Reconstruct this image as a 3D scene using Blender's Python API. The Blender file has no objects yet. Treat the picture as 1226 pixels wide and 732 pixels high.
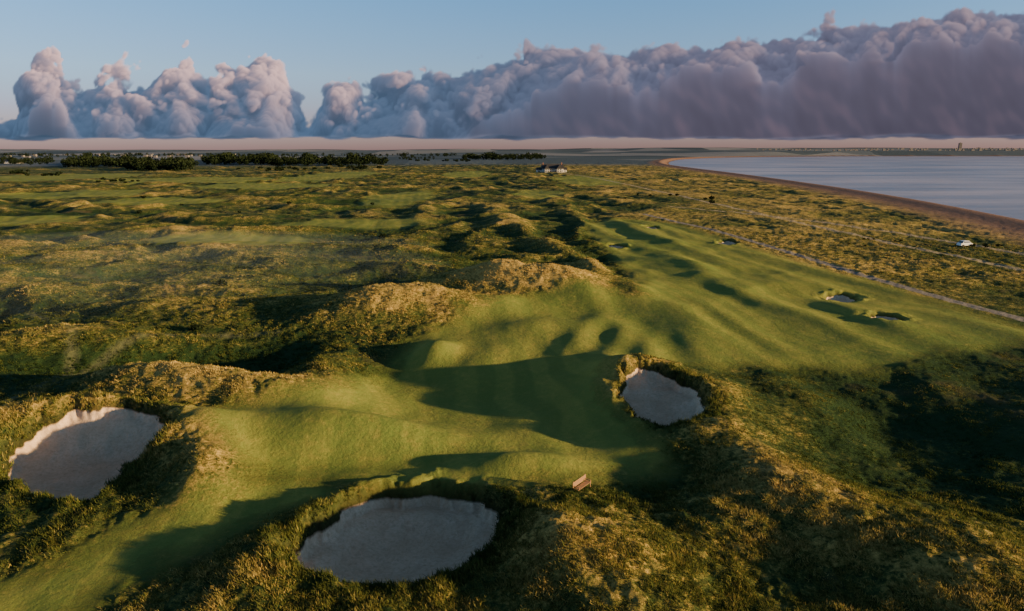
import bpy, math, numpy as np, time
from mathutils import Vector, Matrix
import bmesh
T0=time.time()
rng=np.random.default_rng(7)
# ------------------------------------------------------------------ camera
FPX=817.0; CAMH=28.0; PITCH=math.radians(12.75)
cp,sp=math.cos(PITCH),math.sin(PITCH)
def P(u,v,z=0.0):
    """survey: bearing/depression of a feature seen in the photo -> world x,y on level z"""
    dx=(u-613)/FPX; dy=-(v-366)/FPX
    d=(dx, cp+sp*dy, -sp+cp*dy)
    t=(z-CAMH)/d[2]
    return (d[0]*t, d[1]*t)
def PY(u,v,y):
    dx=(u-613)/FPX; dy=-(v-366)/FPX
    d=(dx, cp+sp*dy, -sp+cp*dy)
    t=y/d[1]
    return (d[0]*t, y, CAMH+d[2]*t)
def PP(pts,z=0.0): return np.array([P(u,v,z) for u,v in pts])
scene=bpy.context.scene
cam=bpy.data.cameras.new("camera"); camo=bpy.data.objects.new("camera",cam)
scene.collection.objects.link(camo); scene.camera=camo
cam.sensor_width=36; cam.lens=FPX/1226*36; cam.clip_start=0.5; cam.clip_end=120000
camo.location=(0,0,CAMH); camo.rotation_euler=(math.pi/2-PITCH,0,0)

# ------------------------------------------------------------------ numpy noise
_PT={}
def gp(seed):
    if seed not in _PT:
        r=np.random.default_rng(seed); p=r.permutation(256); p=np.concatenate([p,p,p]); a=np.random.default_rng(seed+99).uniform(0,2*np.pi,256)
        g3=np.random.default_rng(seed+55).normal(size=(256,3)); g3/=np.linalg.norm(g3,axis=1)[:,None]
        _PT[seed]=(p,np.cos(a),np.sin(a),g3)
    return _PT[seed]
def pn(x,y,seed=0):
    p,gx,gy,_=gp(seed)
    xi=np.floor(x).astype(np.int64); yi=np.floor(y).astype(np.int64)
    xf=x-xi; yf=y-yi; xi&=255; yi&=255
    u=xf*xf*xf*(xf*(xf*6-15)+10); v=yf*yf*yf*(yf*(yf*6-15)+10)
    def g(ix,iy,dx,dy):
        h=p[p[ix&255]+(iy&255)]
        return gx[h]*dx+gy[h]*dy
    a=g(xi,yi,xf,yf); b=g(xi+1,yi,xf-1,yf); c=g(xi,yi+1,xf,yf-1); d=g(xi+1,yi+1,xf-1,yf-1)
    return ((a+(b-a)*u)*(1-v)+(c+(d-c)*u)*v)*1.5
def pn3(x,y,z,seed=0):
    p,_,_,g3=gp(seed)
    xi=np.floor(x).astype(np.int64); yi=np.floor(y).astype(np.int64); zi=np.floor(z).astype(np.int64)
    xf=x-xi; yf=y-yi; zf=z-zi
    f=lambda t:t*t*t*(t*(t*6-15)+10)
    u,v,w=f(xf),f(yf),f(zf)
    def g(a,b,c):
        h=p[p[p[(xi+a)&255]+((yi+b)&255)]+((zi+c)&255)]
        return g3[h,0]*(xf-a)+g3[h,1]*(yf-b)+g3[h,2]*(zf-c)
    L=lambda a,b,t:a+(b-a)*t
    return L(L(L(g(0,0,0),g(1,0,0),u),L(g(0,1,0),g(1,1,0),u),v),L(L(g(0,0,1),g(1,0,1),u),L(g(0,1,1),g(1,1,1),u),v),w)*1.6
def ss(a,b,x):
    t=np.clip((x-a)/(b-a),0,1); return t*t*(3-2*t)
def polysd(x,y,poly):
    d=np.full(x.shape,1e18); ins=np.zeros(x.shape,bool); n=len(poly)
    for i in range(n):
        ax,ay=poly[i]; bx,by=poly[(i+1)%n]
        ex,ey=bx-ax,by-ay; wx,wy=x-ax,y-ay
        t=np.clip((wx*ex+wy*ey)/(ex*ex+ey*ey+1e-9),0,1)
        d=np.minimum(d,(wx-ex*t)**2+(wy-ey*t)**2)
        c=((ay>y)!=(by>y))
        xx=(bx-ax)*(y-ay)/((by-ay) if abs(by-ay)>1e-9 else 1e-9)+ax
        ins^=(c&(x<xx))
    d=np.sqrt(d); return np.where(ins,-d,d)
def linesd(x,y,pl):
    d=np.full(x.shape,1e18)
    for i in range(len(pl)-1):
        ax,ay=pl[i]; bx,by=pl[i+1]; ex,ey=bx-ax,by-ay; wx,wy=x-ax,y-ay
        t=np.clip((wx*ex+wy*ey)/(ex*ex+ey*ey+1e-9),0,1)
        d=np.minimum(d,(wx-ex*t)**2+(wy-ey*t)**2)
    return np.sqrt(d)
def chaikin(pts,n=2,closed=True):
    pts=np.array(pts)
    for _ in range(n):
        q=[]; m=len(pts)
        if not closed: q.append(pts[0])
        for i in (range(m) if closed else range(m-1)):
            a=pts[i]; b=pts[(i+1)%m]
            q.append(a*.75+b*.25); q.append(a*.25+b*.75)
        if not closed: q.append(pts[-1])
        pts=np.array(q)
    return pts
# ------------------------------------------------------------------ plan of the links
SEA_Z=-4.0
SEA=chaikin(np.vstack([PP([(1226,266),(1100,243),(1000,227),(900,212.5),(835,204),(803,199),(800,194),(818,190.5)],SEA_Z),
     [[1300,3900],[2400,4600],[4500,4300],[9000,5200],[14000,5000],[14000,-3000],[160,-3000],[178,-200],[182,100]]]),2)
MOWN=[chaikin(PP([(690,262),(735,300),(768,345),(778,366),(700,354),(600,364),(545,388),(500,398),(470,425),(410,458),(370,484),
     (245,500),(222,515),(300,560),(350,572),(540,580),(640,578),(700,572),(762,556),(780,535),(765,505),(735,482),(716,455),(760,436),
     (850,440),(950,430),(1050,440),(1130,415),(1240,410),(1240,394),(1050,337),(930,305),(800,262)],0.5),2),
     chaikin(PP([(360,556),(240,592),(100,655),(-20,700),(-120,760),(-20,790),(120,700),(330,606),(420,592)],0.5),2)]
FAIR2=[(190,240,34,26),(275,285,22,12),(645,231,16,40),(430,266,30,14),(480,236,20,70),(90,232,40,50),(330,289,10,8),(560,208,30,120),(230,215,80,80),(700,215,30,120),
       (320,222,60,50),(60,212,90,120),(400,210,40,160),(30,262,26,16)]
BUNK=[ # pts, depth
 (chaikin(PP([(6,574),(28,546),(75,530),(120,525),(165,520),(212,534),(178,560),(152,574),(128,600),(92,614),(60,607),(30,592)],-1.2),2),1.9),
 (chaikin(PP([(340,690),(360,665),(397,645),(418,618),(450,603),(500,597),(550,599),(604,628),(592,660),(568,690),(520,714),(450,724),(376,712)],-1.4),2),2.2),
 (chaikin(PP([(738,466),(752,448),(785,444),(815,454),(840,476),(848,490),(822,501),(790,501),(762,491)],1.2),2),1.7),
 (chaikin(PP([(985,352),(1000,348),(1022,350),(1026,356),(1005,358)],0),2),1.0),
 (chaikin(PP([(1036,380),(1055,376),(1078,379),(1084,386),(1060,389)],0),2),.9),
 (chaikin(PP([(727,294),(737,292),(748,294),(744,297),(731,297)],0),2),1.0),
 (chaikin(PP([(768,273),(780,271),(790,273),(780,275)],0),2),0.8),
 (chaikin(PP([(856,290),(872,286),(885,290),(872,294)],0),2),1.0)]
PATH=chaikin(PP([(770,255),(800,262),(850,272),(900,286),(960,304),(1030,326),(1120,351),(1226,379),(1500,450)],0.6),2,False)
TRACK=chaikin(PP([(640,203),(700,210),(760,222),(850,241),(960,266),(1080,292),(1226,320),(1500,372)],0.6),2,False)
TRACK2=chaikin(PP([(800,246),(950,259),(1100,281),(1226,302),(1400,335)],0.6),2,False)
TRAIL=[chaikin(PP([(0,483),(60,455),(85,430),(88,400),(60,378),(20,360)],0),2,False),
       chaikin(PP([(0,500),(50,470),(100,425),(200,400),(330,395)],0),2,False)]
# mounds: u,v,level,rx,ry,rot(deg),height
MO=[(500,348,4.0,17,8,10,4.1),(440,352,3,10,8,0,2.2),(560,325,4,16,8,-5,3.8),(650,322,4,15,9,-10,4.2),(700,345,2,8,10,20,2.0),
 (285,268,3,24,9,5,1.8),(90,285,3,26,10,0,2.0),(60,330,2.5,20,9,0,2.2),(230,352,2,18,8,0,1.8),
 (392,422,2.2,5,12,15,2.6),(240,448,2.4,11,5,-12,2.8),(150,452,1.5,9,5,-20,1.8),(60,400,1.5,12,7,0,2.2),(330,470,1.5,8,4,0,1.4),(170,392,2,14,4,0,1.8),
 (60,497,1.6,9,2.6,8,2.0),(170,494,1.8,8,2.4,-8,2.0),(232,520,1.2,3.6,3.8,-30,1.9),(-30,520,1.5,5,5,0,1.8),(244,556,1.4,3.0,4.4,20,2.6),
 (370,505,1.3,9,4.5,0,2.1),(470,512,1.2,8,3.6,0,1.3),(620,546,.9,5.5,2.2,0,1.3),(520,408,1.6,3.0,4.0,-20,1.8),
 (640,388,.9,9,5,20,1.0),(700,392,1.2,2.6,11,-20,.8),(740,402,1.0,2.4,12,-15,.8),(775,418,1.0,2.6,12,-12,.8),(830,400,.8,4.0,16,-8,0.7),(590,420,.6,4,7,-20,.8),
 (792,474,0,9.5,8.5,0,1.5),(738,436,1.8,3.2,7,12,1.5),
 (790,432,2.2,6.5,1.8,0,1.0),(722,458,1.8,1.6,4.5,10,.9),(868,470,2.0,3.2,5,0,1.6),(850,515,1.0,6,2.4,10,1.0),
 (930,560,1.0,5,9,15,1.6),(1000,640,1.0,5,8,20,1.4),(840,620,.5,4,4,0,.9),(960,470,.8,4,6,0,1.0),
 (560,585,1.0,8,1.6,-6,.8),(400,600,.8,4,2.2,30,.8),(655,640,1.4,2.6,5,10,1.8),(735,655,1.8,4.5,7,8,2.2),(300,680,.3,3,5,0,1.0),
 (1140,640,1.2,5,6,25,1.5),(1200,700,1.2,5,5,0,1.2)]
HO=[(655,333,2,5,4,0,3.2),(570,468,0,13,11,-10,2.0),(440,440,0,9,7,0,1.2),(270,415,0,22,9,0,2.4),(110,360,0,30,12,0,1.8),(300,330,0,30,14,0,1.5),(110,425,0,16,6,0,1.2),
 (690,505,0,3.0,6,10,.8),(440,548,0,9,2.6,0,.9),(1080,500,0,9,12,10,2.0),(1060,560,0,8,8,10,1.2),(800,600,0,4,4,0,.6),(1000,354,0,6,5,0,.8),(1060,384,0,6,4,0,.5),(980,690,0,4,4,0,1.0)]
# long banks beside the fairway (world metres)
BANK=[(78,96,7,16,-6,2.6),(70,62,8,11,0,3.7),(50,116,3.4,34,9,.75),(61,112,3,26,7,1.0),(36,112,3,30,12,.6),(44,172,4.5,34,5,1.1),(26,130,3.4,36,8,1.0),
      (20,160,4,34,7,1.9),(9,215,4.5,44,7,1.9),(-4,300,5,60,7,2.3),(28,300,4.5,50,5,1.5),(-42,330,6,70,7,2.1),(46,250,4,46,6,1.1)]
def gauss(x,y,cx,cy,rx,ry,rot,h):
    a=math.radians(rot); c,s=math.cos(a),math.sin(a)
    dx=x-cx; dy=y-cy
    u=(dx*c+dy*s)/rx; v=(-dx*s+dy*c)/ry
    return h*np.exp(-0.9*(u*u+v*v))
def semi(x,y): return ss(12,24,x)*ss(48,62,y)*(1-ss(130,160,y))
def masks(x,y):
    m={}
    m['sea']=polysd(x,y,SEA)
    w=pn(x/2.5,y/2.5,31)*.5+pn(x/9,y/9,32)*1.2
    m['mown']=np.minimum(polysd(x,y,MOWN[0]),polysd(x,y,MOWN[1]))+w
    for (u,v,rx,ry) in FAIR2:
        cx,cy=P(u,v,0.5); q=np.sqrt(((x-cx)/rx)**2+((y-cy)/ry)**2)+pn(x/20,y/20,5)*.3
        m['mown']=np.minimum(m['mown'],(q-1)*min(rx,ry))
    m['track']=np.minimum(linesd(x,y,TRACK),linesd(x,y,TRACK2)); m['path']=linesd(x,y,PATH)
    sd=np.full(x.shape,1e3); m['bk']=[]
    for poly,dep in BUNK:
        lo=poly.min(0)-8; hi=poly.max(0)+8
        k=(x>lo[0])&(x<hi[0])&(y>lo[1])&(y<hi[1])
        s=np.full(x.shape,1e3)
        if k.any(): s[k]=polysd(x[k],y[k],poly)+pn(x[k]/.6,y[k]/.6,8)*.32+pn(x[k]/2.0,y[k]/2.0,9)*.75
        m['bk'].append(s); sd=np.minimum(sd,s)
    m['sand']=sd
    return m
def height(x,y,m=None,detail=True):
    if m is None: m=masks(x,y)
    r=np.hypot(x,y)
    rough=ss(-2.5,6,m['mown'])
    near=1-ss(95,170,r)
    inland=ss(25,70,m['sea'])
    flatp=.12+.88*ss(3,28,m['path']); flatt=.35+.65*ss(2,20,m['track'])
    links=inland*(1-ss(1300,2100,y+np.abs(x)*.25))*(1-.5*ss(200,800,-x))*flatp*flatt
    wx=x+pn(x/60,y/60,1)*16; wy=y+pn(x/60,y/60,2)*16
    rid=1-np.sqrt(pn(wx/58,wy/36,3)**2+.012); rid=rid**3
    rid2=1-np.sqrt(pn(wx/23,wy/17,4)**2+.012); rid2=rid2**2.5
    bump=pn(wx/34,wy/24,6)
    lon=1-np.sqrt(pn((wx+.12*y)/24,wy/150,7)**2+.01); lon=lon**3
    wl=ss(-110,-20,x)*ss(130,230,y); east=ss(60,90,x)*ss(90,140,y)
    amp=(.35+.65*rough)*(1-.80*near)*(1-.55*east)
    z=links*amp*((rid-.45)*2.7*(1-.55*wl)+(rid2-.45)*1.7*(1-.5*wl)+bump*1.2+(lon-.5)*2.0*wl)
    z+=links*(.25+.75*rough)*(.35+.65*(1-near))*(pn(x/9,y/8,11)*.6)
    for a in MO:
        cx,cy=P(a[0],a[1],a[2]); z+=gauss(x,y,cx,cy,a[3],a[4],a[5],a[6])
    for a in HO:
        cx,cy=P(a[0],a[1],a[2]); z-=gauss(x,y,cx,cy,a[3],a[4],a[5],a[6])
    wob=pn(x/18,y/34,71)*2.2
    for a in BANK: z+=gauss(x+wob,y,*a)*flatp*(.85+.3*pn(x/11,y/26,72))
    z+=(1-rough)*(1-ss(300,500,r))*ss(60,90,r)*pn((x+.16*y)/8,y/55,18)*.38
    for (poly,dep),s in zip(BUNK,m['bk']):
        lipn=.15+.45*pn(x/2.6,y/2.6,73)
        z=z-dep*ss(.75,-.55,s)-0.55*ss(-.5,-4.5,s)*(dep>1.5)+lipn*np.exp(-((s-1.2)/.9)**2)*(s<900)
    if detail:
        fr=(1-ss(250,700,r))*(1-.55*semi(x,y))
        rr=ss(-.2,2.2,m['mown'])*ss(.2,.9,m['sand'])
        z+=fr*rr*(pn(x/2.1,y/2.1,12)*.24+pn(x/.8,y/.8,13)*.13+pn(x/.33,y/.33,14)*.06*(1-ss(90,200,r)))
        z+=fr*(1-rr)*(pn(x/5,y/7,15)*.10+pn(x/1.6,y/1.6,20)*.02)
        z+=(m['sand']<0)*(pn(x/.7,y/.7,16)*.045+pn(x/2.2,y/2.2,19)*.12)
        z+=links*(1-fr)*rr*pn(x/6,y/6,17)*.6
    sh=m['sea']
    shore=SEA_Z-0.2+ss(-2,26,sh)*5.0+ 1.0*np.exp(-((sh-26)/9)**2)
    z=np.where(sh<60, shore*(1-ss(22,60,sh))+(z+.2)*ss(22,60,sh), z)
    z=np.where(sh<0,SEA_Z-.3-np.minimum(-sh*.03,4),z)
    far=ss(4500,9000,y)*(sh>0)
    z+=far*(40+pn(x/2500,y/2500,21)*30+pn(x/900,y/900,22)*10)
    z+=(sh>0)*ss(60,400,sh)*ss(4000,4600,y)*ss(600,1800,x)*26
    return z
# ------------------------------------------------------------------ mesh helpers
def link(o,parent=None):
    scene.collection.objects.link(o)
    if parent: o.parent=parent
    return o
def mesh_np(name,verts,faces,k,mat=None,smooth=False):
    me=bpy.data.meshes.new(name); n=len(verts); f=len(faces)
    me.vertices.add(n); me.vertices.foreach_set("co",np.ascontiguousarray(verts,dtype=np.float32).ravel())
    me.loops.add(f*k); me.loops.foreach_set("vertex_index",np.ascontiguousarray(faces,dtype=np.int32).ravel())
    me.polygons.add(f); me.polygons.foreach_set("loop_start",np.arange(0,f*k,k,dtype=np.int32))
    if smooth: me.polygons.foreach_set("use_smooth",np.ones(f,bool))
    if mat: me.materials.append(mat)
    me.update(calc_edges=True)
    return me
def attr(me,name,vals):
    a=me.attributes.new(name,'FLOAT','POINT'); a.data.foreach_set("value",np.ascontiguousarray(vals,dtype=np.float32))
# ------------------------------------------------------------------ node helper
class N:
    def __init__(s,mat):
        mat.use_nodes=True; s.t=mat.node_tree; s.t.nodes.clear()
    def n(s,typ,**kw):
        nd=s.t.nodes.new(typ)
        for k,v in kw.items(): setattr(nd,k,v)
        return nd
    def put(s,inp,v):
        if isinstance(v,bpy.types.NodeSocket): s.t.links.new(v,inp)
        else: inp.default_value=v
    def attr(s,name,o='Fac'): return s.n('ShaderNodeAttribute',attribute_name=name).outputs[o]
    def noise(s,scale,detail=4,rough=.55,vec=None,dist=0,out='Fac'):
        nd=s.n('ShaderNodeTexNoise'); nd.inputs['Scale'].default_value=scale; nd.inputs['Detail'].default_value=detail
        nd.inputs['Roughness'].default_value=rough; nd.inputs['Distortion'].default_value=dist
        s.put(nd.inputs['Vector'],vec if vec is not None else s.pos()); return nd.outputs[out]
    def pos(s):
        if not hasattr(s,'_p'): s._p=s.n('ShaderNodeNewGeometry').outputs['Position']
        return s._p
    def math(s,op,a,b=0.0,clamp=False):
        nd=s.n('ShaderNodeMath',operation=op,use_clamp=clamp); s.put(nd.inputs[0],a); s.put(nd.inputs[1],b); return nd.outputs[0]
    def mr(s,v,a,b,c=0.0,d=1.0,smooth=False):
        nd=s.n('ShaderNodeMapRange'); s.put(nd.inputs[0],v)
        if smooth: nd.interpolation_type='SMOOTHSTEP'
        for i,q in enumerate((a,b,c,d)): s.put(nd.inputs[i+1],q)
        return nd.outputs[0]
    def mix(s,f,a,b,mode='MIX'):
        nd=s.n('ShaderNodeMix',data_type='RGBA',blend_type=mode)
        s.put(nd.inputs[0],f)
        for i,v in ((6,a),(7,b)):
            if isinstance(v,tuple) and len(v)==3: v=(*v,1)
            s.put(nd.inputs[i],v)
        return nd.outputs[2]
    def vm(s,op,a,b):
        nd=s.n('ShaderNodeVectorMath',operation=op); s.put(nd.inputs[0],a); s.put(nd.inputs[1],b); return nd.outputs[0]
    def scale(s,vec,sc): return s.vm('MULTIPLY',vec,sc)
    def out(s,surf=None,vol=None):
        o=s.n('ShaderNodeOutputMaterial')
        if surf: s.t.links.new(surf,o.inputs['Surface'])
        if vol: s.t.links.new(vol,o.inputs['Volume'])
def simple(name,col,rough=.8,var=.15,scale=3.0,spec=.3,metal=0):
    m=bpy.data.materials.new(name); t=N(m)
    f=t.noise(scale,4)
    c=t.mix(f,tuple(max(0,c*(1-var)) for c in col),tuple(c*(1+var) for c in col))
    b=t.n('ShaderNodeBsdfPrincipled'); t.put(b.inputs['Base Color'],c); b.inputs['Roughness'].default_value=rough
    b.inputs['Specular IOR Level'].default_value=spec; b.inputs['Metallic'].default_value=metal
    t.out(b.outputs[0]); return m
# ------------------------------------------------------------------ ground material
gm=bpy.data.materials.new("links_ground"); t=N(gm)
dry=t.attr('dry'); mow=t.attr('mown'); snd=t.attr('sand'); pth=t.attr('path'); trk=t.attr('track'); trl=t.attr('trail'); sea=t.attr('sea'); farm=t.attr('farm')
nb=t.noise(.018,4,.6); nm=t.noise(.25,5,.65); nf=t.noise(2.2,6,.75); nh=t.noise(9,3,.7)
d2=t.math('ADD',dry,t.mr(nb,.3,.7,-.35,.35)); d2=t.math('ADD',d2,t.mr(nm,.3,.7,-.3,.3)); d2=t.math('ADD',d2,t.mr(nf,.3,.7,-.35,.35),True)
ra=t.mix(t.mr(d2,.2,.62),(.026,.056,.020),(.140,.148,.040)); rcol=t.mix(t.mr(d2,.5,.96),ra,(.54,.38,.12))
rcol=t.mix(t.mr(nf,.32,.5,.7,0),rcol,(.017,.034,.013))
rcol=t.mix(t.mr(nh,.3,.6,.4,0),rcol,(.030,.048,.016))
heath=t.mr(t.noise(.06,4,.6),.60,.70,0,.35); rcol=t.mix(heath,rcol,(.20,.12,.07))
mc=t.mix(t.mr(nb,.35,.65),(.115,.185,.042),(.34,.32,.070)); mc=t.mix(t.mr(nm,.3,.7,0,.6),mc,(.16,.215,.048)); mc=t.mix(t.mr(nf,.35,.65,0,.4),mc,(.34,.31,.08))
mc=t.mix(t.mr(t.noise(.9,3,.6),.5,.75,0,.5),mc,(.42,.34,.085)); mc=t.mix(t.mr(nh,.35,.6,.35,0),mc,(.065,.12,.03))
sp_=t.n('ShaderNodeSeparateXYZ'); t.put(sp_.inputs[0],t.pos())
ln=t.math('ADD',sp_.outputs[0],t.math('MULTIPLY',sp_.outputs[1],.13)); ln=t.math('ADD',ln,t.mr(t.noise(.03,2,.5),.2,.8,-6,6))
stp=t.math('SINE',t.math('MULTIPLY',ln,1.15)); mc=t.mix(t.mr(stp,-.35,.35,0,.36),mc,(.085,.15,.038))
me_=t.math('ADD',mow,t.mr(nf,.2,.8,-1.4,1.4)); me_=t.math('ADD',me_,t.mr(nm,.2,.8,-1.6,1.6))
col=t.mix(t.mr(me_,-1.8,3.0),mc,rcol)
farmc=t.n('ShaderNodeTexVoronoi'); farmc.inputs['Scale'].default_value=1.0; t.put(farmc.inputs['Vector'],t.scale(t.pos(),(.0022,.0011,0)))
fr=t.n('ShaderNodeValToRGB'); t.put(fr.inputs[0],farmc.outputs['Color'])
e=fr.color_ramp.elements; e[0].color=(.055,.08,.10,1); e[1].color=(.24,.24,.25,1); e[0].position=.2; e[1].position=.85  # field tones shifted blue-grey: distance haze put into the base colour
x=e.new(.5); x.color=(.10,.13,.15,1)
col=t.mix(farm,col,fr.outputs[0])
col=t.mix(t.mr(t.math('ADD',trl,t.mr(nf,.2,.8,-.6,.6)),.3,1.3,.5,0),col,(.16,.16,.09))
col=t.mix(t.mr(t.math('ADD',trk,t.mr(nf,.2,.8,-.5,.5)),1.0,2.0,.8,0),col,(.36,.30,.21))
col=t.mix(t.mr(t.math('ADD',pth,t.mr(nf,.2,.8,-.25,.25)),1.1,1.5,1,0),col,t.mix(nf,(.17,.16,.15),(.26,.24,.215)))
shn=t.math('ADD',sea,t.mr(nm,.2,.8,-7,7))
shc=t.mix(t.mr(t.noise(1.3,6,.8),.3,.7),(.13,.078,.06),(.31,.20,.15)); shc=t.mix(t.mr(sea,-1,7,1,0),shc,(.07,.05,.045))
col=t.mix(t.mr(shn,38,58,1,0),col,shc)
sc=t.mix(t.mr(t.noise(.5,4,.6),.3,.7),(.60,.435,.30),(.74,.56,.41)); sc=t.mix(t.mr(t.noise(3.5,5,.7,dist=.6),.45,.7,0,.7),sc,(.44,.31,.205))
rk=t.noise(1,3,.6,vec=t.scale(t.pos(),(1.4,9,1)),dist=1.2); sc=t.mix(t.mr(rk,.5,.62,0,.25),sc,(.46,.33,.22))
sandf=t.mr(snd,-.06,.02,1,0)
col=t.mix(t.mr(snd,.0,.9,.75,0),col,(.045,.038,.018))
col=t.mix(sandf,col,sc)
b=t.n('ShaderNodeBsdfPrincipled'); t.put(b.inputs['Base Color'],col); b.inputs['Roughness'].default_value=.95; b.inputs['Specular IOR Level'].default_value=.05
bh=t.math('ADD',t.math('MULTIPLY',nf,t.mr(me_,-1.5,2.5,.16,.45)),t.math('MULTIPLY',nm,t.mr(me_,-1.5,2.5,.42,.8)))
bp=t.n('ShaderNodeBump'); bp.inputs['Strength'].default_value=.8; bp.inputs['Distance'].default_value=.8
t.put(bp.inputs['Height'],t.math('MULTIPLY',bh,t.mr(sandf,0,1,1,.35))); t.put(b.inputs['Normal'],bp.outputs[0])
t.out(b.outputs[0])
# ------------------------------------------------------------------ ground sheet (polar grid, one mesh)
th=np.concatenate([np.radians(np.linspace(-125,-44,90,endpoint=False)),np.radians(np.linspace(-44,44,820,endpoint=False)),np.radians(np.linspace(44,125,200))])
r=[3.0]
while r[-1]<60000:
    q=r[-1]; k=.03 if q<25 else (.0042 if q<220 else (.006 if q<900 else (.011 if q<5000 else .03))); r.append(q*(1+k))
r=np.array(r); A,R=np.meshgrid(th,r); gx=(R*np.sin(A)).ravel(); gy=(R*np.cos(A)).ravel()
m=masks(gx,gy); gz=height(gx,gy,m)
nr,nt=len(r),len(th); idx=np.arange(nr*nt).reshape(nr,nt)
F=np.stack([idx[:-1,:-1],idx[1:,:-1],idx[1:,1:],idx[:-1,1:]],-1).reshape(-1,4)[:,::-1]
gme=mesh_np("ground",np.stack([gx,gy,gz],1),F,4,gm,True)
z0=height(gx,gy,m,False)
def dryness(x,y,z,m): return np.clip(.35+.14*z,0.0,.95)+.25*ss(30,80,x)*ss(100,150,y)-.12*semi(x,y)
attr(gme,'dry',dryness(gx,gy,z0,m)); attr(gme,'mown',m['mown']); attr(gme,'sand',m['sand']); attr(gme,'sea',m['sea'])
attr(gme,'path',m['path']); attr(gme,'track',m['track'])
attr(gme,'trail',np.minimum(linesd(gx,gy,TRAIL[0]),linesd(gx,gy,TRAIL[1]))); attr(gme,'farm',ss(1300,1700,gy+np.abs(gx)*.25))
link(bpy.data.objects.new("ground",gme))
print("ground",len(gx),time.time()-T0)
# ------------------------------------------------------------------ sea
sm=bpy.data.materials.new("sea_water"); t=N(sm)
b=t.n('ShaderNodeBsdfPrincipled'); b.inputs['Roughness'].default_value=.28; b.inputs['IOR'].default_value=1.33
seaf=t.mr(t.noise(1,5,.6,vec=t.scale(t.pos(),(.0035,.012,1))),.4,.65)
t.put(b.inputs['Base Color'],t.mix(seaf,(.17,.18,.21),(.48,.41,.41)))
bp=t.n('ShaderNodeBump'); bp.inputs['Strength'].default_value=.45; bp.inputs['Distance'].default_value=1.0
t.put(bp.inputs['Height'],t.noise(1,6,.65,vec=t.scale(t.pos(),(.12,.3,1)))); t.put(b.inputs['Normal'],bp.outputs[0]); t.out(b.outputs[0])
sv=np.array([[-100,-8000,SEA_Z],[60000,-8000,SEA_Z],[60000,60000,SEA_Z],[-100,60000,SEA_Z]],float)
link(bpy.data.objects.new("sea",mesh_np("sea",sv,np.array([[0,1,2,3]]),4,sm)))
# ------------------------------------------------------------------ rough grass (blades as geometry)
def grassmat():
    g=bpy.data.materials.new("rough_grass"); t=N(g)
    tone=t.attr('tone')
    r=t.n('ShaderNodeValToRGB'); t.put(r.inputs[0],tone); e=r.color_ramp.elements
    e[0].color=(.024,.050,.016,1); e[1].color=(.60,.44,.16,1); x=e.new(.46); x.color=(.125,.140,.036,1)
    d=t.n('ShaderNodeBsdfDiffuse'); t.put(d.inputs[0],r.outputs[0]); tr=t.n('ShaderNodeBsdfTranslucent'); t.put(tr.inputs[0],r.outputs[0])
    mx=t.n('ShaderNodeMixShader'); mx.inputs[0].default_value=.3; t.t.links.new(d.outputs[0],mx.inputs[1]); t.t.links.new(tr.outputs[0],mx.inputs[2]); t.out(mx.outputs[0]); return g
NT=300000
rr=np.exp(rng.uniform(math.log(30),math.log(260),NT)); aa=np.radians(rng.uniform(-46,46,NT))
tx,ty=rr*np.sin(aa),rr*np.cos(aa)
ex,ey=[],[]
for poly,dep in BUNK[:3]:
    per=np.vstack([poly,poly[:1]])
    for i in range(len(poly)):
        a,bb=per[i],per[i+1]; L=np.linalg.norm(bb-a); k=int(L*34)
        tt=rng.random(k)[:,None]; q=a+(bb-a)*tt; nrm=np.array([bb[1]-a[1],a[0]-bb[0]])/max(L,1e-6)
        q=q+nrm*rng.normal(.8,1.2,k)[:,None]; ex.append(q[:,0]); ey.append(q[:,1])
tx=np.concatenate([tx]+ex); ty=np.concatenate([ty]+ey)
mt=masks(tx,ty)
keep=(mt['mown']>.6+np.abs(rng.normal(0,1.2,len(tx))))&(mt['sand']>.06)&(mt['sea']>30)&(mt['path']>1.9)&(mt['track']>1.5)
clump=pn(tx/3.2,ty/3.2,41)+.6*pn(tx/1.1,ty/1.1,42)+(mt['sand']<3)*.25
keep&=clump>-.35+rng.normal(0,.2,len(tx))
tx,ty=tx[keep],ty[keep]; cl=clump[keep]; mk={k:(v[keep] if k!='bk' else [q[keep] for q in v]) for k,v in mt.items()}
tz=height(tx,ty,mk); zz0=height(tx,ty,mk,False); nt_=len(tx)
NB=6; rT=np.hypot(tx,ty); lipm=mk['sand']<2
hgt=(.13+.13*np.clip(cl+.4,0,1.4))*(1+.4*lipm)*rng.uniform(.6,1.4,nt_)*(.5+.5*ss(0,5,mk['mown']))*(1-.45*semi(tx,ty)*(~lipm))
bx=np.repeat(tx,NB)+rng.normal(0,.13,nt_*NB); by=np.repeat(ty,NB)+rng.normal(0,.13,nt_*NB); bz=np.repeat(tz,NB)-.06
bh=np.repeat(hgt,NB)*rng.uniform(.6,1.25,nt_*NB); ba=rng.uniform(0,2*np.pi,nt_*NB); wd=np.repeat(.018+.0004*rT,NB)
lx=rng.normal(-.05,.13,nt_*NB); ly=rng.normal(0,.13,nt_*NB)
V=np.empty((nt_*NB,3,3))
V[:,0]=np.stack([bx-np.cos(ba)*wd,by-np.sin(ba)*wd,bz],1); V[:,1]=np.stack([bx+np.cos(ba)*wd,by+np.sin(ba)*wd,bz],1)
V[:,2]=np.stack([bx+lx,by+ly,bz+bh],1)
gmm=mesh_np("rough_grass",V.reshape(-1,3),np.arange(nt_*NB*3).reshape(-1,3),3,grassmat())
tone=np.clip(.29+.12*zz0+.35*pn(tx/14,ty/14,43)+.2*cl-.12*lipm+.22*ss(30,80,tx)*ss(100,150,ty)-.10*semi(tx,ty)+rng.normal(0,.13,nt_),0,1)
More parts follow.
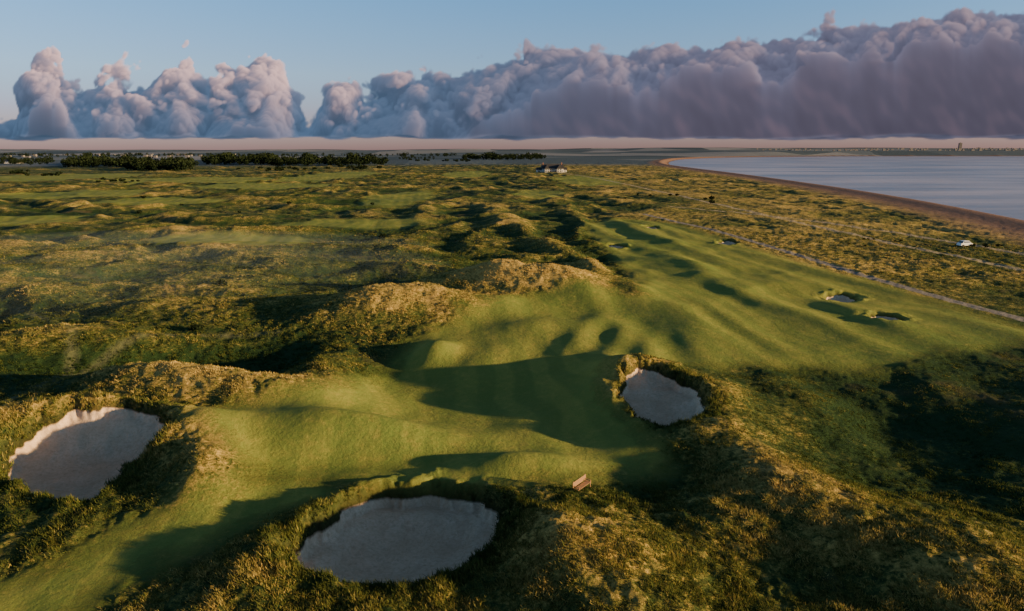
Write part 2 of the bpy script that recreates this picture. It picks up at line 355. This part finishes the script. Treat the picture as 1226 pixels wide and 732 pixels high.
attr(gmm,'tone',np.repeat(np.repeat(tone,NB)+rng.normal(0,.06,nt_*NB),3))
link(bpy.data.objects.new("rough_grass",gmm))
print("tufts",nt_,time.time()-T0)
# ------------------------------------------------------------------ trees
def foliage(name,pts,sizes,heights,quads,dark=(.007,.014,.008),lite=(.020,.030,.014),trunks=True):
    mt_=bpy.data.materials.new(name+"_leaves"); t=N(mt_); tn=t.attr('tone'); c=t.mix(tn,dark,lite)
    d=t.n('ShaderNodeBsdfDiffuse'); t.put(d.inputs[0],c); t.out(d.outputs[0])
    n=len(pts); P3=np.array(pts); sz=np.array(sizes); hh=np.array(heights)
    g0=height(P3[:,0].copy(),P3[:,1].copy())
    c=np.repeat(np.stack([P3[:,0],P3[:,1],g0],1),quads,0); s=np.repeat(sz,quads); h=np.repeat(hh,quads)
    d=rng.normal(size=(n*quads,3)); d/=np.linalg.norm(d,axis=1)[:,None]; rad=rng.uniform(.45,1.05,n*quads)**.7
    lump=1+.35*pn3(d[:,0]*2+np.repeat(rng.uniform(0,99,n),quads),d[:,1]*2,d[:,2]*2,3)
    pos=c+d*np.stack([s,s,h*.42],1)*(rad*lump)[:,None]; pos[:,2]+=h*.52
    a=rng.normal(size=(n*quads,3)); a/=np.linalg.norm(a,axis=1)[:,None]; b_=np.cross(a,rng.normal(size=(n*quads,3))); b_/=np.linalg.norm(b_,axis=1)[:,None]
    q=(s*rng.uniform(.14,.3,n*quads))[:,None]
    V=np.stack([pos-a*q,pos-b_*q*.8,pos+a*q,pos+b_*q*.8],1).reshape(-1,3)
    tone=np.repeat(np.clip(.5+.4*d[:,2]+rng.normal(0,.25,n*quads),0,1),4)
    Fq=np.arange(n*quads*4).reshape(-1,4)
    if trunks:
        ww=.28; o=len(V); TV=[];TF=[]
        for i in range(n):
            bb=np.array([P3[i,0],P3[i,1],g0[i]-.3])
            for k in range(4):
                an=k*math.pi/2; TV.append(bb+np.array([math.cos(an)*ww,math.sin(an)*ww,0])); TV.append(bb+np.array([math.cos(an)*ww*.4,math.sin(an)*ww*.4,hh[i]*.6]))
            for k in range(4):
                a0=o+i*8+k*2; a1=o+i*8+((k+1)%4)*2; TF.append([a0,a1,a1+1,a0+1])
        V=np.vstack([V,TV]); Fq=np.vstack([Fq,TF]); tone=np.concatenate([tone,np.full(len(TV),.1)])
    me=mesh_np(name,V,Fq,4,mt_); attr(me,'tone',tone); link(bpy.data.objects.new(name,me))
pts=[];sz=[];hs=[]
def belt(u0,u1,v0,v1,n,h0,h1):
    for _ in range(n):
        u=rng.uniform(u0,u1); v=v0+(v1-v0)*rng.random()
        x_,y_=P(u,v,0); pts.append((x_+rng.normal(0,6),y_)); h=rng.uniform(h0*.7,h1)*(1+.3*math.sin(u*.19)*math.sin(u*.07+1)); hs.append(h); sz.append(h*rng.uniform(.38,.55))
belt(78,165,194,201,190,12,19); belt(150,228,197,205,190,11,17); belt(0,60,192,198,70,9,14)
belt(247,330,191,198,170,14,21); belt(320,460,192,199,280,12,19); belt(558,650,188.5,192,140,16,22); belt(0,560,186,188.2,260,14,20); belt(480,520,189,192,20,9,13)
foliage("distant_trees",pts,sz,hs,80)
pts=[];sz=[];hs=[]
for (u,v,n,su,sv,h) in [(25,208,14,14,3,4),(60,210,8,10,2,3.5),(150,218,8,40,4,2.5),(350,204,20,60,3,4),(430,202,16,30,2,5),(760,232,5,40,8,1.6),(850,240,4,10,2,2),
                        (262,343,2,6,2,1.5),(240,395,3,8,3,1.0),(460,285,2,8,3,1.6),(520,193,20,60,1.5,6),(250,245,8,150,14,1.6),(1180,296,8,30,3,.8),(1050,290,8,60,8,.6)]:
    for _ in range(n):
        x_,y_=P(u+rng.normal(0,su*.5),v+rng.normal(0,sv*.5),0); pts.append((x_,y_)); hh_=h*rng.uniform(.6,1.2); hs.append(hh_); sz.append(hh_*rng.uniform(.6,1.0))
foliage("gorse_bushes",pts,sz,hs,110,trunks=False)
# ------------------------------------------------------------------ primitives
def boxv(x0,x1,y0,y1,z0,z1):
    V=[(x0,y0,z0),(x1,y0,z0),(x1,y1,z0),(x0,y1,z0),(x0,y0,z1),(x1,y0,z1),(x1,y1,z1),(x0,y1,z1)]
    return V,[(0,3,2,1),(4,5,6,7),(0,1,5,4),(1,2,6,5),(2,3,7,6),(3,0,4,7)]
def part(name,boxes,mat,parent,bevel=0,extra=None):
    V=[];F=[]
    for bx_ in boxes:
        v,f=boxv(*bx_); o=len(V); V+=v; F+=[tuple(i+o for i in q) for q in f]
    if extra:
        for v,f in extra: o=len(V); V+=v; F+=[tuple(i+o for i in q) for q in f]
    me=bpy.data.meshes.new(name); me.from_pydata(V,[],F); me.materials.append(mat)
    o=bpy.data.objects.new(name,me); link(o,parent)
    if bevel:
        b=o.modifiers.new("bevel",'BEVEL'); b.width=bevel; b.segments=2
    return o
def gz1(x,y): return float(height(np.array([x]),np.array([y]))[0])
def gza(xs,ys): return height(np.array(xs,float),np.array(ys,float))
def empty(name,x,y,z,rot):
    e=bpy.data.objects.new(name,None); link(e); e.location=(x,y,z); e.rotation_euler=(0,0,rot); return e
white=simple("white_render",(.52,.50,.47),.7,.06,.5); slate=simple("slate_roof",(.035,.035,.04),.6,.2,.8); glass=simple("dark_glass",(.02,.025,.03),.1,.1,1,.6)
wood=simple("bench_oak",(.36,.20,.10),.6,.25,9); brick=simple("red_brick",(.26,.12,.08),.8,.2,2); tyre=simple("tyre_rubber",(.02,.02,.02),.8); carp=simple("car_white_paint",(.8,.8,.8),.25,.03,1,.5)
grey=simple("weathered_wood",(.22,.19,.15),.8)
# clubhouse
cx,cy=P(662,205,1); ch=empty("clubhouse",cx,cy,gz1(cx,cy)-.5,math.radians(8))
def gable(x0,x1,y0,y1,z0,z1,along='x',ov=.5):
    if along=='x':
        ym=(y0+y1)/2; V=[(x0-ov,y0-ov,z0),(x1+ov,y0-ov,z0),(x1+ov,y1+ov,z0),(x0-ov,y1+ov,z0),(x0-ov,ym,z1),(x1+ov,ym,z1)]
        return V,[(0,1,5,4),(2,3,4,5),(0,4,3),(1,2,5),(0,3,2,1)]
    xm=(x0+x1)/2; V=[(x0-ov,y0-ov,z0),(x1+ov,y0-ov,z0),(x1+ov,y1+ov,z0),(x0-ov,y1+ov,z0),(xm,y0-ov,z1),(xm,y1+ov,z1)]
    return V,[(0,4,5,3),(1,2,5,4),(0,1,4),(2,3,5),(0,3,2,1)]
part("walls",[(-15,15,0,10,-3,4.6),(-12,-6,-4,0,-3,4.6),(5,12,-4,0,-3,4.6),(15,20,2,9,-3,3.0),(-22,-15,2,9,-3,3.0)],white,ch)
part("roof",[],slate,ch,extra=[gable(-15,15,0,10,4.6,11),gable(-12,-6,-4,5,4.62,10,'y'),gable(5,12,-4,5,4.62,10,'y'),gable(15.5,20,2,9,3.0,6.5),gable(-22,-15.5,2,9,3.0,6.5)])
part("chimney",[(-13.6,-12.4,4.4,5.8,9,13),(12.4,13.8,4.4,5.8,9,13)],brick,ch)
wb=[]
for k in (-4.5,-2,.5): wb+=[(k,k+1.5,-.05,.02,.6,2.1),(k,k+1.5,-.05,.02,3.0,4.2)]
for x0 in (-11.4,-8.4,5.6,9.2): wb+=[(x0,x0+2.0,-4.05,-3.98,.6,2.2),(x0,x0+2.0,-4.05,-3.98,3.0,4.2)]
wb+=[(13,14.4,-.05,.02,.9,2.2),(16.5,18.5,1.95,2.02,.8,2.1),(-20.5,-18,1.95,2.02,.8,2.1)]
part("windows",wb,glass,ch); part("door",[(3.0,4.2,-.06,.02,-.5,2.1)],brick,ch)
# bench
bxp,byp=P(697,590,.3); bn=empty("park_bench",bxp,byp,gz1(bxp,byp)+.02,math.radians(52))
part("seat",[(-1,1,-.25+i*.125,-.15+i*.125,.42,.455) for i in range(4)],wood,bn,.008)
part("backrest",[(-1,1,.28,.315,.52+i*.12,.60+i*.12) for i in range(4)],wood,bn,.008)
for i,xx in enumerate((-.9,.84)):
    part(f"leg_{i+1}",[(xx,xx+.06,-.26,-.20,0,.62),(xx,xx+.06,.316,.37,0,1.0),(xx,xx+.06,-.2,.316,.35,.415),(xx-.01,xx+.07,-.28,.314,.62,.655)],wood,bn,.006)
# car
cx,cy=P(1155,293,0.6); car=empty("parked_car",cx,cy,gz1(cx,cy)+.05,math.radians(12))
prof=[(-2.1,.35),(-2.12,.8),(-2.0,1.05),(-1.55,1.12),(-1.25,1.62),(-.9,1.75),(.6,1.75),(.85,1.66),(1.35,1.12),(2.0,.98),(2.15,.75),(2.15,.35)]
V=[];F=[]; n=len(prof)
for s in (-.85,.85):
    for (a,b_) in prof: V.append((a,s*(1 if b_<1.2 else .85),b_))
F=[tuple(range(n)),tuple(range(2*n-1,n-1,-1))]+[(i,i+n,(i+1)%n+n,(i+1)%n) for i in range(n)]
part("body",[],carp,car,.04,extra=[(V,F)])
def sq(s): return [(-1.35,s*.845,1.16),(1.2,s*.845,1.16),(.72,s*.76,1.62),(-1.12,s*.76,1.62)]
part("side_windows",[],glass,car,extra=[(sq(1),[(0,1,2,3)]),(sq(-1),[(3,2,1,0)])])
part("windscreen",[],glass,car,extra=[([(1.33,-.7,1.16),(1.33,.7,1.16),(.9,.64,1.64),(.9,-.64,1.64)],[(0,1,2,3)]),([(-1.56,-.7,1.16),(-1.56,.7,1.16),(-1.3,.64,1.6),(-1.3,-.64,1.6)],[(3,2,1,0)])])
for i,(a,b_) in enumerate([(-1.3,-.86),(1.35,-.86),(-1.3,.86),(1.35,.86)]):
    bpy.ops.mesh.primitive_cylinder_add(radius=.34,depth=.22,vertices=24,location=(a,b_,.34),rotation=(math.pi/2,0,0)); w=bpy.context.object; w.name=f"wheel_{i+1}"; w.data.materials.append(tyre); w.parent=car
# fence along the track
fl=TRACK2;qx=[];qy=[]
for i in range(len(fl)-1):
    a,b_=fl[i],fl[i+1]; L=np.linalg.norm(b_-a)
    for k in range(int(L/5)):
        q=a+(b_-a)*(k*5/L)
        if q[1]<500: qx.append(q[0]-3); qy.append(q[1]+3)
qz=gza(qx,qy)
fe=empty("post_fence",0,0,0,0)
part("posts",[(a-.06,a+.06,b_-.06,b_+.06,c-.2,c+1.1) for a,b_,c in zip(qx,qy,qz)],grey,fe)
# distant town & tower block
dm=simple("distant_masonry",(.16,.15,.15),.8,.3,.01)
tb=[]; hx=list(rng.uniform(2200,7500,260))+list(rng.uniform(-4500,-1500,60)); hy=list(rng.uniform(5200,6800,260))+list(rng.uniform(3000,5200,60)); hz_=gza(hx,hy)
for a,b_,c in zip(hx,hy,hz_):
    w_=rng.uniform(8,24); tb.append((a,a+w_,b_,b_+12,c-2,c+rng.uniform(5,13)))
tn=empty("distant_town",0,0,0,0); part("houses",tb,dm,tn)
X,Y,_=PY(1150,176,6900); tk=empty("tower_block",X,Y,gz1(X,Y),0); part("tower",[(-14,14,0,16,-3,52)],dm,tk); part("plant_room",[(-5,5,4,12,52,57)],dm,tk)
part("window_bands",[(-13,13,-.2,0.05,3+4*i,4.6+4*i) for i in range(12)],glass,tk)
X,Y=P(14,196,0); fs=empty("farm_shed",X,Y,gz1(X,Y),.1); part("walls",[(-18,18,0,14,-1,5)],white,fs); part("roof",[],slate,fs,extra=[gable(-18,18,0,14,5,9)])
print("objs",time.time()-T0)
# ------------------------------------------------------------------ light
EL=math.radians(8.5); AZ=math.radians(104)
Sv=Vector((math.sin(AZ)*math.cos(EL),math.cos(AZ)*math.cos(EL),math.sin(EL)))
sl=bpy.data.lights.new("sun",'SUN'); sl.energy=12.5; sl.angle=math.radians(1.0); sl.color=(1,.67,.30)
so=bpy.data.objects.new("sun",sl); link(so); so.rotation_euler=(-Sv).to_track_quat('-Z','Y').to_euler()
w=bpy.data.worlds.new("World"); scene.world=w; t=N(w)
sk=t.n('ShaderNodeTexSky'); sk.sky_type='NISHITA'; sk.sun_disc=False; sk.sun_elevation=EL; sk.sun_rotation=AZ; sk.air_density=1.0; sk.dust_density=.3; sk.ozone_density=2.5
gen=t.n('ShaderNodeTexCoord').outputs['Generated']; sx=t.n('ShaderNodeSeparateXYZ'); t.put(sx.inputs[0],gen)
tint=t.n('ShaderNodeValToRGB'); t.put(tint.inputs[0],sx.outputs[2]); e=tint.color_ramp.elements
e[0].color=(.66,.49,.92,1); e[1].color=(1.0,.9,.8,1); 
for p_,c_ in ((.02,(.85,.66,1.10)),(.05,(1.0,.85,1.4)),(.10,(1.2,1.25,1.68)),(.22,(.92,1.42,1.92)),(.38,(1.0,.95,.9))):
    x=e.new(p_); x.color=(*c_,1)
skc=t.mix(1.0,sk.outputs[0],tint.outputs[0],'MULTIPLY')
b1=t.n('ShaderNodeBackground'); t.put(b1.inputs[0],skc); b1.inputs[1].default_value=.15
o=t.n('ShaderNodeOutputWorld'); t.t.links.new(b1.outputs[0],o.inputs['Surface'])
# ------------------------------------------------------------------ cumulus bank: density field marched once, sun and shade baked into an emissive backdrop
topprof=[(-420,120),(-250,150),(-60,156),(0,152),(16,146),(26,108),(36,84),(56,74),(76,86),(90,104),(104,106),(118,94),(150,96),(178,102),(195,90),(222,80),(243,98),(270,90),(300,80),(325,84),(345,106),(362,132),(382,136),(395,110),(430,112),(460,106),(480,88),(500,88),(530,92),(552,84),(580,74),(620,70),(660,62),(700,56),(730,60),(760,60),(800,56),(850,54),(900,47),(950,48),(990,36),(1040,27),(1080,30),(1120,26),(1160,20),(1226,16),(1400,-10),(1700,0)]
U=np.arange(-300,1660,1.25); Z=np.arange(-4,196,1.25); Yd=np.arange(-66,62,3.0)
VB=167.0
nu,nz,ny=len(U),len(Z),len(Yd)
def wmat(c,s,off):
    q=c/s+off; i=np.floor(q).astype(int); f=q-i; n=i.max()+4-i.min(); M=np.zeros((len(c),n),np.float32); i=i-i.min()
    k=np.arange(len(c)); M[k,i]=(1-f)**3/6; M[k,i+1]=(3*f**3-6*f**2+4)/6; M[k,i+2]=(-3*f**3+3*f**2+3*f+1)/6; M[k,i+3]=f**3/6
    return M
def vnoise(s,seed,sz=1.0,sy=1.0):
    g=np.random.default_rng(seed)
    Wu,Wz,Wy=wmat(U,s,.3),wmat(Z,s*sz,.7),wmat(Yd,s*sy,.1)
    G=g.uniform(-1,1,(Wu.shape[1],Wz.shape[1],Wy.shape[1])).astype(np.float32)*2.6
    A=np.tensordot(Wu,G,(1,0)); A=np.tensordot(A,Wz,((1,),(1,))); A=np.tensordot(A,Wy,((1,),(1,)))
    return A
top=VB-np.interp(U,[a for a,_ in topprof],[b for _,b in topprof]); top=np.convolve(np.pad(top,5,'edge'),np.ones(11)/11,'valid')
rgt=ss(420,800,U)[:,None,None].astype(np.float32)
Zc=Z[None,:,None].astype(np.float32); tp=top[:,None,None].astype(np.float32); yy=Yd[None,None,:].astype(np.float32)
ylim=16+.40*tp
ycen=vnoise(34,11)*10
body=(tp-Zc)*.95-(np.abs(yy-ycen)/ylim)**2.0*34
Nn=(np.abs(vnoise(30,1))-.40)*27+(np.abs(vnoise(15.5,2))-.38)*20+(np.abs(vnoise(8.2,3))-.35)*12.5+(np.abs(vnoise(4.6,4))-.35)*6.5+vnoise(2.9,5)*1.5
hr=np.clip(Zc/np.maximum(tp,5),0,1.2)
Nn*=(1-.42*rgt)*(.65+.35*np.clip(hr*1.6,0,1))
field=body+Nn-1.5
field=np.minimum(field,(Zc-2+vnoise(30,7,.5)*3.0+vnoise(9,8,.5)*1.2)*1.5)
dens=np.clip(field/4.5,0,1)**1.3*.30
del body,Nn,field,ycen
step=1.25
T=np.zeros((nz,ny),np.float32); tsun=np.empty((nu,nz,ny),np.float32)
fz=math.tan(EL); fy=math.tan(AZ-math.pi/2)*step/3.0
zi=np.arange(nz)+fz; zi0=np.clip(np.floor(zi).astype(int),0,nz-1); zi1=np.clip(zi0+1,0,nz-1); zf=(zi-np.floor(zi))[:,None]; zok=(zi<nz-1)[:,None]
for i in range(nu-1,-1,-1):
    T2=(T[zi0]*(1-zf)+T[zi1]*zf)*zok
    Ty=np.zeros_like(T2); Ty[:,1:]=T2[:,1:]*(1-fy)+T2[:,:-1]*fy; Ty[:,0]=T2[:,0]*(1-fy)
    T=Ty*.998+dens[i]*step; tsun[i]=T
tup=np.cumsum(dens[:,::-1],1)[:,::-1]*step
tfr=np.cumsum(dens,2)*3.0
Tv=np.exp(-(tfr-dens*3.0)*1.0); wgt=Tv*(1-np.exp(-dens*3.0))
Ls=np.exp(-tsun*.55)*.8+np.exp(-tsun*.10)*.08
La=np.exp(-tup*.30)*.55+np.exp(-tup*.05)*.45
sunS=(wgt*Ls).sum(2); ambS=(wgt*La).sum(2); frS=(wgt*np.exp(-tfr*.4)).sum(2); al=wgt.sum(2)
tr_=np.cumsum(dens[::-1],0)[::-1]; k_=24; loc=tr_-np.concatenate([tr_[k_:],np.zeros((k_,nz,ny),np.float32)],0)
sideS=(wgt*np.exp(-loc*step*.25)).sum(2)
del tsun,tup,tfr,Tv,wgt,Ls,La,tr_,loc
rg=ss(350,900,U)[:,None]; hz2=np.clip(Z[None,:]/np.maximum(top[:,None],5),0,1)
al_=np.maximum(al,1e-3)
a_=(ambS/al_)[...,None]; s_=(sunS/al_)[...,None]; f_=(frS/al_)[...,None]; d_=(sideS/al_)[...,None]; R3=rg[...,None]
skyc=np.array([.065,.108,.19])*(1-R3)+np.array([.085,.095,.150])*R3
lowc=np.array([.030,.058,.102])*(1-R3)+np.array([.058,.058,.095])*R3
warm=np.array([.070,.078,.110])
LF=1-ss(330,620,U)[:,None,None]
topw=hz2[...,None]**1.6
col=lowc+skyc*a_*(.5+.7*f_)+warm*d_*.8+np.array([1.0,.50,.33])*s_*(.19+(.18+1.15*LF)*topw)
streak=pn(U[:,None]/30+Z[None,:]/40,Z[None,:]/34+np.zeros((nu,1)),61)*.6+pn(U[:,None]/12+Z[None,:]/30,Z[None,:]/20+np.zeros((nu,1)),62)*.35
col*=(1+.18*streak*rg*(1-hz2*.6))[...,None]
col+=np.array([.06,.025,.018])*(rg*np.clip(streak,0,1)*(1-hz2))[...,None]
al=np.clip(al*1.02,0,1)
print("cloud",nu,nz,ny,time.time()-T0)
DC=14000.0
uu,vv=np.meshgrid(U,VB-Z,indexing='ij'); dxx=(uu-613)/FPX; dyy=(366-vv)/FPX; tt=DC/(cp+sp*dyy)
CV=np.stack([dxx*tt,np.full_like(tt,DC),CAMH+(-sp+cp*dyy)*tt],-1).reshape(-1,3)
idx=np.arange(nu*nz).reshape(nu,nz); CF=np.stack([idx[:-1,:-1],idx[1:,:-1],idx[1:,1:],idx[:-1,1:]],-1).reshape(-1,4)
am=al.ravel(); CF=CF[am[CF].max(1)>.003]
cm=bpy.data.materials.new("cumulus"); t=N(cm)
em=t.n('ShaderNodeEmission'); t.put(em.inputs[0],t.attr('cloud_baked_light','Color')); tr=t.n('ShaderNodeBsdfTransparent'); mx=t.n('ShaderNodeMixShader')
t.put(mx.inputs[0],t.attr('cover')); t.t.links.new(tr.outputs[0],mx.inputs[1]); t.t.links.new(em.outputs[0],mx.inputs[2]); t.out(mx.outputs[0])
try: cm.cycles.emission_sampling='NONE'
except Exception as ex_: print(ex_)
cme=mesh_np("cloud_backdrop",CV,CF,4,cm,True); attr(cme,'cover',am)
ca=cme.attributes.new('cloud_baked_light','FLOAT_COLOR','POINT'); ca.data.foreach_set("color",np.concatenate([col.reshape(-1,3),np.ones((nu*nz,1))],1).astype(np.float32).ravel())
link(bpy.data.objects.new("cloud_backdrop",cme))
# ------------------------------------------------------------------ ground mist in the hollows
mm=bpy.data.materials.new("ground_mist"); t=N(mm); vs=t.n('ShaderNodeVolumeScatter'); vs.inputs['Density'].default_value=.0014; vs.inputs['Color'].default_value=(.66,.84,1,1); t.out(None,vs.outputs[0])
bm=bmesh.new()
for (u,v,rx,ry,rz) in [(250,325,60,34,5.5),(100,350,46,26,5.0),(300,335,30,20,4),(200,300,80,30,5)]:
    cx,cy=P(u,v,0); bmesh.ops.create_icosphere(bm,subdivisions=3,radius=1,matrix=Matrix.Translation((cx,cy,.2))@Matrix.Diagonal((rx,ry,rz,1)))
me=bpy.data.meshes.new("ground_mist"); bm.to_mesh(me); bm.free(); me.materials.append(mm); link(bpy.data.objects.new("ground_mist",me))
print("done",time.time()-T0)
